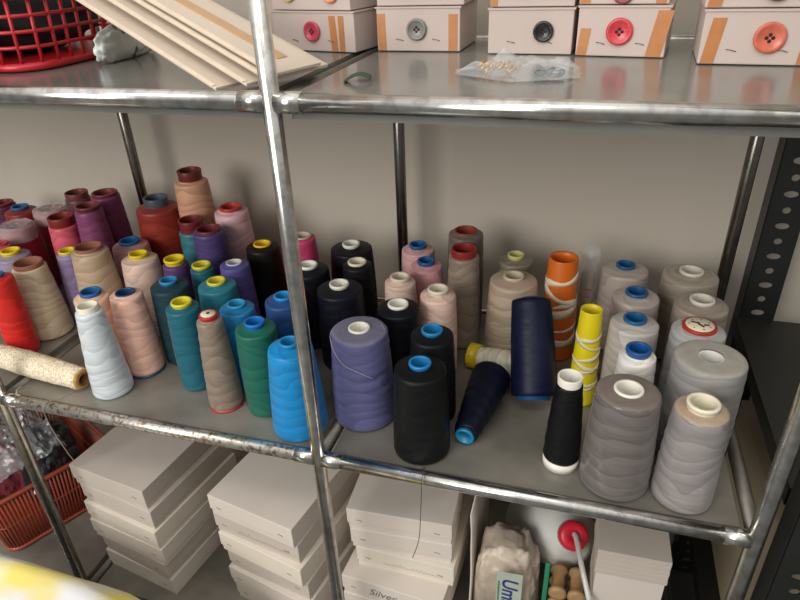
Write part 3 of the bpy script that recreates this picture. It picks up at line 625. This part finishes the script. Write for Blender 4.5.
def board(P0, U, Vv, L, wd, label, tape=False, th=.004, group='cream boards leaning on the top shelf'):
    U = Vector(U).normalized(); Vv = (Vector(Vv)-U*Vector(Vv).dot(U)).normalized(); Nn = U.cross(Vv)
    if Nn.z < 0: Nn = -Nn
    m3 = Matrix((U, Vv, U.cross(Vv))).transposed()
    t = thing('card_board', label, 'board', P0, m3.to_euler(), group)
    bm = bmesh.new(); s = 1 if U.cross(Vv).z > 0 else -1
    add_box(bm, (L/2, wd/2, s*th/2), (L, wd, th), bev=.0006); obj('sheet', bm, BOARD, t, smooth=False)
    bm = bmesh.new(); add_box(bm, (L/2, .001, s*(th+.0006)), (L*.98, .006, .001)); obj('folded_edge', bm, plain('pale_card_edge', (234, 218, 196), .75), t, smooth=False)
    if tape:
        bm = bmesh.new(); add_box(bm, (L*.52, wd*.5, s*(th+.0006)), (L*.9, .016, .0010)); obj('tape', bm, plain('kraft_strip', (196, 160, 120), .7), t, smooth=False)
    return t
zz0 = Z1
for (bu, bv, bz_, bl, bw, tp, lb) in ((213, 92, .0012, .50, .150, False, 'cream card board, lowest and leftmost of the fanned boards'), (236, 91, .0070, .47, .120, False, 'cream card board lying second from below in the fan of boards'),
                                (252, 89, .0130, .46, .095, False, 'cream card board third from below in the fan, beside the middle post'), (258, 84, .0190, .44, .072, True, 'cream card board with a brown strip on top of the fanned boards')):
    bp_ = onz(bu, bv, zz0+bz_); board((bp_.x, max(bp_.y, .020), zz0+bz_), (-.42, .195, .135), (.52, .85, 0), bl, bw, lb, tape=tp)

# ------------------------------------------------------------------ box stacks on the lower shelf
Z3 = -.5563+SH
def carton(x, y, z, w, d, h, yaw, label, group, m, marks=None, lidh=.72):
    t = thing('flat_carton', label, 'box', (x, y, z), (0, 0, yaw), group)
    bm = bmesh.new(); add_box(bm, (w/2, d/2, h*.35), (w-.005, d-.005, h*.7)); obj('tray', bm, m, t, smooth=False)
    bm = bmesh.new(); vs = add_box(bm, (w/2, d/2, h-h*lidh/2), (w, d, h*lidh), bev=.0014); obj('lid', bm, m, t, smooth=False)
    for sx in (.12, .86):
        bm = bmesh.new(); add_tube(bm, [(w*sx-.006, -.0006, h*.50), (w*sx+.006, -.0006, h*.47)], .0005, 6); obj('staple', bm, INK, t)
    if marks == 'text':
        o = text_mesh('handwriting', 'Silver', .026, INK, t, shear=.3); o.location = (w*.28, -.0006, h*.38); o.rotation_euler = (PI/2, 0, 0)
    elif marks == 'scribble':
        bm = bmesh.new(); random.seed(int(x*1000)+int(z*1000))
        pts_ = []
        for k in range(15):
            xx = w*(.28+.042*k); pts_ += [(xx, -.0006, h*.40), (xx+.003, -.0006, h*(.40+.16*random.random())), (xx+.005, -.0006, h*.38)]
        add_tube(bm, pts_, .00022, 5)
        obj('handwriting', bm, INK, t)
    return t
place = ['topmost', 'second from the top', 'third from the top', 'fourth from the top', 'fifth from the top', 'bottom one']
def stack(cx, cy, w, d, yaw0, name, offs, hts, mats, marks=None):
    tot = sum(hts); z = Z3+tot+.0002*len(hts)+.0006
    for i, hh in enumerate(hts):
        z -= hh+.0002; dx, dy, dyaw, dw = offs[i]
        carton(cx+dx, cy+dy, z, w+dw, d, hh, yaw0+dyaw, 'flat %s carton, %s of the %s stack below the shelf' % (mats[i][1], place[i], name), 'cartons in the %s stack' % name, mats[i][0], (marks or {}).get(i))
g1, g2, g3 = (CARTON, 'off white'), (CARTON2, 'greyish'), (CARTON3, 'cream')
h7 = [.0531]*6
stack(-.6315, .0687, .206, .26, -.135, 'left', [(0, 0, 0, 0), (.008, .002, -.03, 0), (.004, -.002, -.04, .006), (.004, -.004, -.02, .008), (.010, .004, -.06, -.006), (.008, .002, -.03, 0), ], h7, [g2, g2, g3, g1, g2, g1, g1], {})
stack(-.2954, .0684, .206, .25, -.19, 'middle', [(0, 0, 0, 0), (.0, .004, .02, .002), (.004, .0, -.02, .004), (.012, .004, .01, 0), (.008, .000, -.02, .006), (.012, .004, .01, 0), ], h7, [g1, g2, g3, g2, g1, g1, g1], {1: 'scribble'})
stack(-.0124, .1046, .207, .26, .045, 'right', [(0, 0, 0, 0), (.004, .0, .0, -.004), (.012, .002, -.06, -.006), (-.012, -.03, -.12, .004), (-.012, -.03, -.10, .004), (-.02, -.02, -.05, 0), ], h7, [g1, g1, g3, (CARTON, 'off white'), g1, g2, g1], {2: 'scribble', 3: 'text'})
# curved card standing at the right of the right stack
bm = bmesh.new(); P = [(.2225, .13), (.2225, .19), (.2225, .26), (.2225, .34)]
vv = []
for k in range(9):
    zz = Z3+.001+.340*k/8; bow = .008*math.sin(k/8*PI*1.0)
    vv.append([bm.verts.new((x+bow+(.002 if k > 6 else 0), y-.03*(1-k/8), zz)) for x, y in P])
for A_, B_ in zip(vv, vv[1:]):
    for i in range(3): bm.faces.new((A_[i], A_[i+1], B_[i+1], B_[i]))
o = obj('card_sheet', bm, CARTON); md = o.modifiers.new('thick', 'SOLIDIFY'); md.thickness = .003; md.offset = 1
tag(o, 'off white card sheet standing upright against the right side of the right stack', 'card sheet')

# ------------------------------------------------------------------ things at the right of the lower shelf
t = thing('tall_carton', 'tall off white carton with a ribbed lid under the grey thread cones', 'box', (.451, .096, Z3+.0006), (0, 0, .02))
bm = bmesh.new(); add_box(bm, (.058, .05, .150), (.112, .096, .300)); obj('carton', bm, CARTON, t, smooth=False)
bm = bmesh.new()
for k in range(5): add_box(bm, (.058, .05, .306+.0115*k), (.118-.001*(k % 2), .10, .0112), bev=.001)
obj('lid', bm, CARTON2, t, smooth=False, label='ribbed greyish lid')
# jug with red cap and hose
JM = plain('milky_jug_plastic', (216, 217, 210), .35, var=.9, scale=6)
jc = Vector((.4145, .184, -.272)); ax = Vector((.26, -.68, .70)).normalized(); q = Vector((0, 0, 1)).rotation_difference(ax)
t = thing('jug', 'large milky plastic jug with a red cap tilted towards the viewer', 'jug', (.36, .40, Z3+.0008))
bm = bmesh.new(); add_lathe(bm, [(.0001, -.16), (.068, -.158), (.070, -.145), (.073, -.04), (.074, .02), (.071, .066), (.062, .104), (.044, .130), (.027, .144), (.025, .160), (.0001, .160)], 44)
bmesh.ops.transform(bm, matrix=Matrix.Translation(jc-ax*.162-Vector(t.location)) @ q.to_matrix().to_4x4(), verts=bm.verts)
for v in bm.verts: v.co.z = max(v.co.z, .0)
obj('bottle', bm, JM, t)
bm = bmesh.new()
def capfn(uu, i, r, z): return r+(.0007 if int(uu*48) % 2 and i in (1, 2) else 0)
add_lathe(bm, [(.0255, 0), (.0275, .001), (.0270, .016), (.0240, .020), (.010, .0215), (.009, .0195), (.0001, .0195)], 48, capfn)
bmesh.ops.transform(bm, matrix=Matrix.Translation(jc-ax*.018-Vector(t.location)) @ q.to_matrix().to_4x4(), verts=bm.verts)
cap = obj('cap', bm, plastic((206, 26, 52)), t, label='red screw cap')
bm = bmesh.new(); e0 = jc-Vector(t.location)
add_tube(bm, smooth_curve([e0-ax*.004, e0+ax*.010, e0+Vector((.016, -.060, -.004)), e0+Vector((.036, -.106, -.045)), e0+Vector((.046, -.116, -.11)), e0+Vector((.044, -.116, -.22))]), .0050, 14)
obj('hose', bm, clear_mat('milky_hose', (205, 205, 198), .85, .3), t, label='milky plastic hose')
# printed plastic pack with blue lettering
PK = plain('crinkled_pack_film', (196, 180, 162), .35, var=.5, scale=9, bump=.6, bscale=45, bdist=.006)
t = thing('printed_pack', 'crinkled beige plastic pack with blue lettering standing beside the right stack', 'pack', (.297, .148, Z3+.0008), (0, 0, .05))
bm = bmesh.new(); bmesh.ops.create_icosphere(bm, subdivisions=5, radius=1)
for v in bm.verts:
    d = v.co.normalized(); k = 1+.10*noise.noise(d*2.6+Vector((4, 4, 4)))+.07*abs(noise.noise(d*6))
    x = Vector([math.copysign(abs(c)**.62, c) for c in d])*k; v.co = Vector((x.x*.061, x.y*.056, max(-.130, x.z*.150)+.130))
obj('bag', bm, PK, t)
bm = bmesh.new(); add_box(bm, (.008, -.0700, .196), (.046, .0014, .15), bev=.0003); pl_ = obj('printed_panel', bm, plain('pale_print', (176, 186, 170), .4), t, smooth=False, label='pale green printed panel')
o = text_mesh('lettering', 'Uma', .040, plain('blue_print', (34, 52, 120), .5), pl_, shear=.15, offset=.0005, extrude=.0003)
o.location = (-.004, -.0709, .256); o.rotation_euler = Matrix(((0, 1, 0), (0, 0, -1), (-1, 0, 0))).to_euler(); o['label'] = 'dark blue lettering'
bm = bmesh.new()
for k in range(26): add_box(bm, (-.011, -.0711, .140+k*.0042), (.003, .0008, .0026))
obj('small_print', bm, plain('green_print', (70, 120, 100), .6), pl_, smooth=False)
# brown cushion-like pack, green tape, tan pieces
bm = bmesh.new(); gx, gy = .3720, .110
vs = []
add_box(bm, (gx, gy, Z3+.0008+.1400), (.0085, .0035, .280), bev=.0008); o = obj('green_strip', bm, plastic((36, 128, 92))); tag(o, 'upright green plastic strip between the packs and the tall carton', 'strip')
random.seed(5); TAN = plain('tan_wood', (168, 134, 92), .55, var=.7, scale=25)
k = 0
for zz in range(7):
    for xx in range(2):
        bm = bmesh.new(); add_lathe(bm, [(.0001, -.03), (.010, -.03), (.0160, -.028), (.0160, -.021), (.0115, -.017), (.0115, .017), (.0160, .021), (.0160, .028), (.010, .03), (.0001, .03)], 22)
        bmesh.ops.rotate(bm, cent=(0, 0, 0), matrix=Matrix.Rotation(PI/2, 3, 'X'), verts=bm.verts)
        o = obj('wooden_bobbin', bm, TAN); o.location = (.3945+.0335*xx, .128, Z3+.0168+.0328*zz); o.rotation_euler = (0, random.random()*3, 0)
        lvln = ['bottom', 'second lowest', 'third lowest', 'middle', 'third highest', 'second highest', 'top'][zz]
        tag(o, 'tan bobbin in the %s row of the pile, on the %s side' % (lvln, ('strip', 'carton')[xx]), 'bobbin', 'tan bobbins beside the green strip')

# ------------------------------------------------------------------ orange red basket with bags, lower left
bk = lattice_basket('slatted_basket', 'orange red slatted plastic basket full of plastic bags on the lower shelf', -1.115, -.805, .085, .345, Z3+.0008, .175, (160, 74, 52), n=(18, 2), rot=-.45, rc=.03, flare=.02, strip=.0045)
DKB = clear_mat('dark_plastic_film', (70, 74, 78), .8, .16); PKB = plain('pink_contents', (196, 96, 112), .5, var=.55, scale=14)
blob('plastic_bag', (-1.03, .21, Z3+.012), (.065, .075, .125), PKB, 'pink plastic bag bulging out of the slatted basket', 'plastic bag', seed=11, rough=.22)
blob('plastic_bag', (-.885, .215, Z3+.012), (.055, .070, .130), DKB, 'dark grey plastic bag crumpled in the slatted basket', 'plastic bag', seed=14, rough=.38, freq=3.4)
bm = bmesh.new(); bmesh.ops.create_grid(bm, x_segments=40, y_segments=30, size=1)
for v in bm.verts:
    x, y = v.co.x, v.co.y; v.co = Vector((x*.13, y*.10, .262+.05*abs(noise.noise((x*2, y*2, 4)))+.02*abs(noise.noise((x*6, y*6, 2)))-.05*max(0, -y-.3)))
o = obj('clear_sheet', bm, clear_mat('clear_sheet_film', (150, 150, 150), .36, .18), smooth=False); o.location = (-.90, .13, Z3); o.rotation_euler = (0, 0, -.45); md = o.modifiers.new('thick', 'SOLIDIFY'); md.thickness = .0006
tag(o, 'clear plastic sheet crumpled over the slatted basket', 'plastic sheet')
# white and yellow cloth bundle in front of the rack
CL, nt, b = new_mat('white_yellow_cloth'); noise_mix(nt, b, lin((240, 222, 120)), lin((236, 236, 238)), scale=5, detail=2, lo=.42, hi=.56, stretch=(1, 2, 1)); b.inputs['Roughness'].default_value = .8
blob('cloth_bundle', (-.52, -.215, -.6995), (.33, .11, .254), CL, 'white and pale yellow cloth bundle on the floor before the rack', 'cloth', seed=21, rough=.07, freq=2, smooth=True, power=.6)

# ------------------------------------------------------------------ neighbouring black rack at the right
nr = thing('slotted_angle_rack', 'black slotted angle steel rack standing at the right', 'shelving rack', (.667, 0, -.70))
def slotted_post(x, y, name='post', flip=1):
    """an L profile: the front flange carries round and long slots"""
    wd, th = .060, .0022; bm = bmesh.new(); pitch = .030
    zs = []; z = .01
    n = 60; cols = [0, wd*.5-.009, wd*.5+.009, wd]
    for k in range(n):
        z0 = k*pitch; hw = .0115 if k % 2 else .0068; hh = .0062
        x0, x1, zc = wd/2-hw, wd/2+hw, z0+pitch/2
        N = 16; ring = [(wd/2+hw*math.cos(i*2*PI/N), zc+hh*math.sin(i*2*PI/N)) for i in range(N)]
        outer = []
        for i in range(N):
            c_, s_ = math.cos(i*2*PI/N), math.sin(i*2*PI/N); m_ = max(abs(c_), abs(s_)); outer.append((wd/2+wd/2*c_/m_, zc+pitch/2*s_/m_))
        a = [bm.verts.new((p[0], 0, p[1])) for p in ring]; b_ = [bm.verts.new((p[0], 0, p[1])) for p in outer]
        for i in range(N): bm.faces.new((a[i], a[(i+1) % N], b_[(i+1) % N], b_[i]))
    bmesh.ops.remove_doubles(bm, verts=bm.verts, dist=1e-5)
    g = bmesh.ops.extrude_face_region(bm, geom=bm.faces[:]); bmesh.ops.translate(bm, vec=(0, th, 0), verts=[e for e in g['geom'] if isinstance(e, bmesh.types.BMVert)])
    add_box(bm, (wd if flip < 0 else 0, .020, n*pitch/2), (th, .040, n*pitch))
    o = obj(name, bm, BLACK, nr, smooth=False); o.location = (x, y, .0005); return o
slotted_post(.012, .515); slotted_post(.002, .0); slotted_post(.80, .515); slotted_post(.80, .0)
DARKSH = plain('dark_olive_steel', (26, 26, 22), .5, var=.8, scale=6)
for zz in (.75-.70+.0, -.45, ):
    bm = bmesh.new(); add_box(bm, (.435, .285, zz+.70), (.86, .46, .003)); add_box(bm, (.435, .056, zz+.685), (.86, .002, .03)); add_box(bm, (.006, .285, zz+.685), (.002, .46, .03)); add_box(bm, (.435, .514, zz+.685), (.86, .002, .03))
    obj('shelf', bm, DARKSH, nr, smooth=False)
tb = thing('brown_carton', 'dull beige carton standing on the lower shelf of the black rack', 'box', (.70, .09, -.4476), (0, 0, 0))
bm = bmesh.new(); add_box(bm, (.16, .19, .17), (.30, .37, .34), bev=.002); obj('carton', bm, plain('beige_carton', (156, 142, 118), .8, var=.9, scale=5), tb, smooth=False)
bm = bmesh.new(); add_box(bm, (.16, .19, .3412), (.05, .371, .0012)); obj('tape', bm, TAPE, tb, smooth=False)

# ------------------------------------------------------------------ lift the layout on to its floor
for o in list(bpy.data.objects):
    if o.parent is None and o.type != 'CAMERA': o.location.z += ZO

# ------------------------------------------------------------------ light
def area(name, loc, target, size, energy, col):
    l = bpy.data.lights.new(name, 'AREA'); l.shape = 'RECTANGLE'; l.size, l.size_y = size; l.energy = energy; l.color = col
    o = bpy.data.objects.new(name, l); C.objects.link(o); o.location = loc
    o.rotation_euler = (Vector(target)-Vector(loc)).to_track_quat('-Z', 'Y').to_euler(); return o
area('window_light', (-1.1, -2.4, 2.0), (0, .3, .8), (1.6, 1.3), 62, (1, .97, .93))
area('ceiling_light', (.3, -1.0, 2.6), (.1, .1, .6), (1.2, .3), 9, (1, .96, .90))
w = bpy.data.worlds.new('room_light'); bpy.context.scene.world = w; w.use_nodes = True
bg = w.node_tree.nodes['Background']; tc = w.node_tree.nodes.new('ShaderNodeTexCoord'); sp = w.node_tree.nodes.new('ShaderNodeSeparateXYZ'); rp = w.node_tree.nodes.new('ShaderNodeValToRGB')
w.node_tree.links.new(tc.outputs['Generated'], sp.inputs[0]); w.node_tree.links.new(sp.outputs['Z'], rp.inputs[0]); w.node_tree.links.new(rp.outputs[0], bg.inputs[0])
rp.color_ramp.elements[0].position = 0; rp.color_ramp.elements[0].color = (.16, .155, .145, 1); rp.color_ramp.elements[1].position = .75; rp.color_ramp.elements[1].color = (.95, .93, .90, 1)
bg.inputs[1].default_value = 1.0
sc = bpy.context.scene
sc.view_settings.view_transform = 'Standard'; sc.view_settings.look = 'None'; sc.view_settings.gamma = 1; sc.view_settings.exposure = .08; sc.view_settings.use_curve_mapping = False
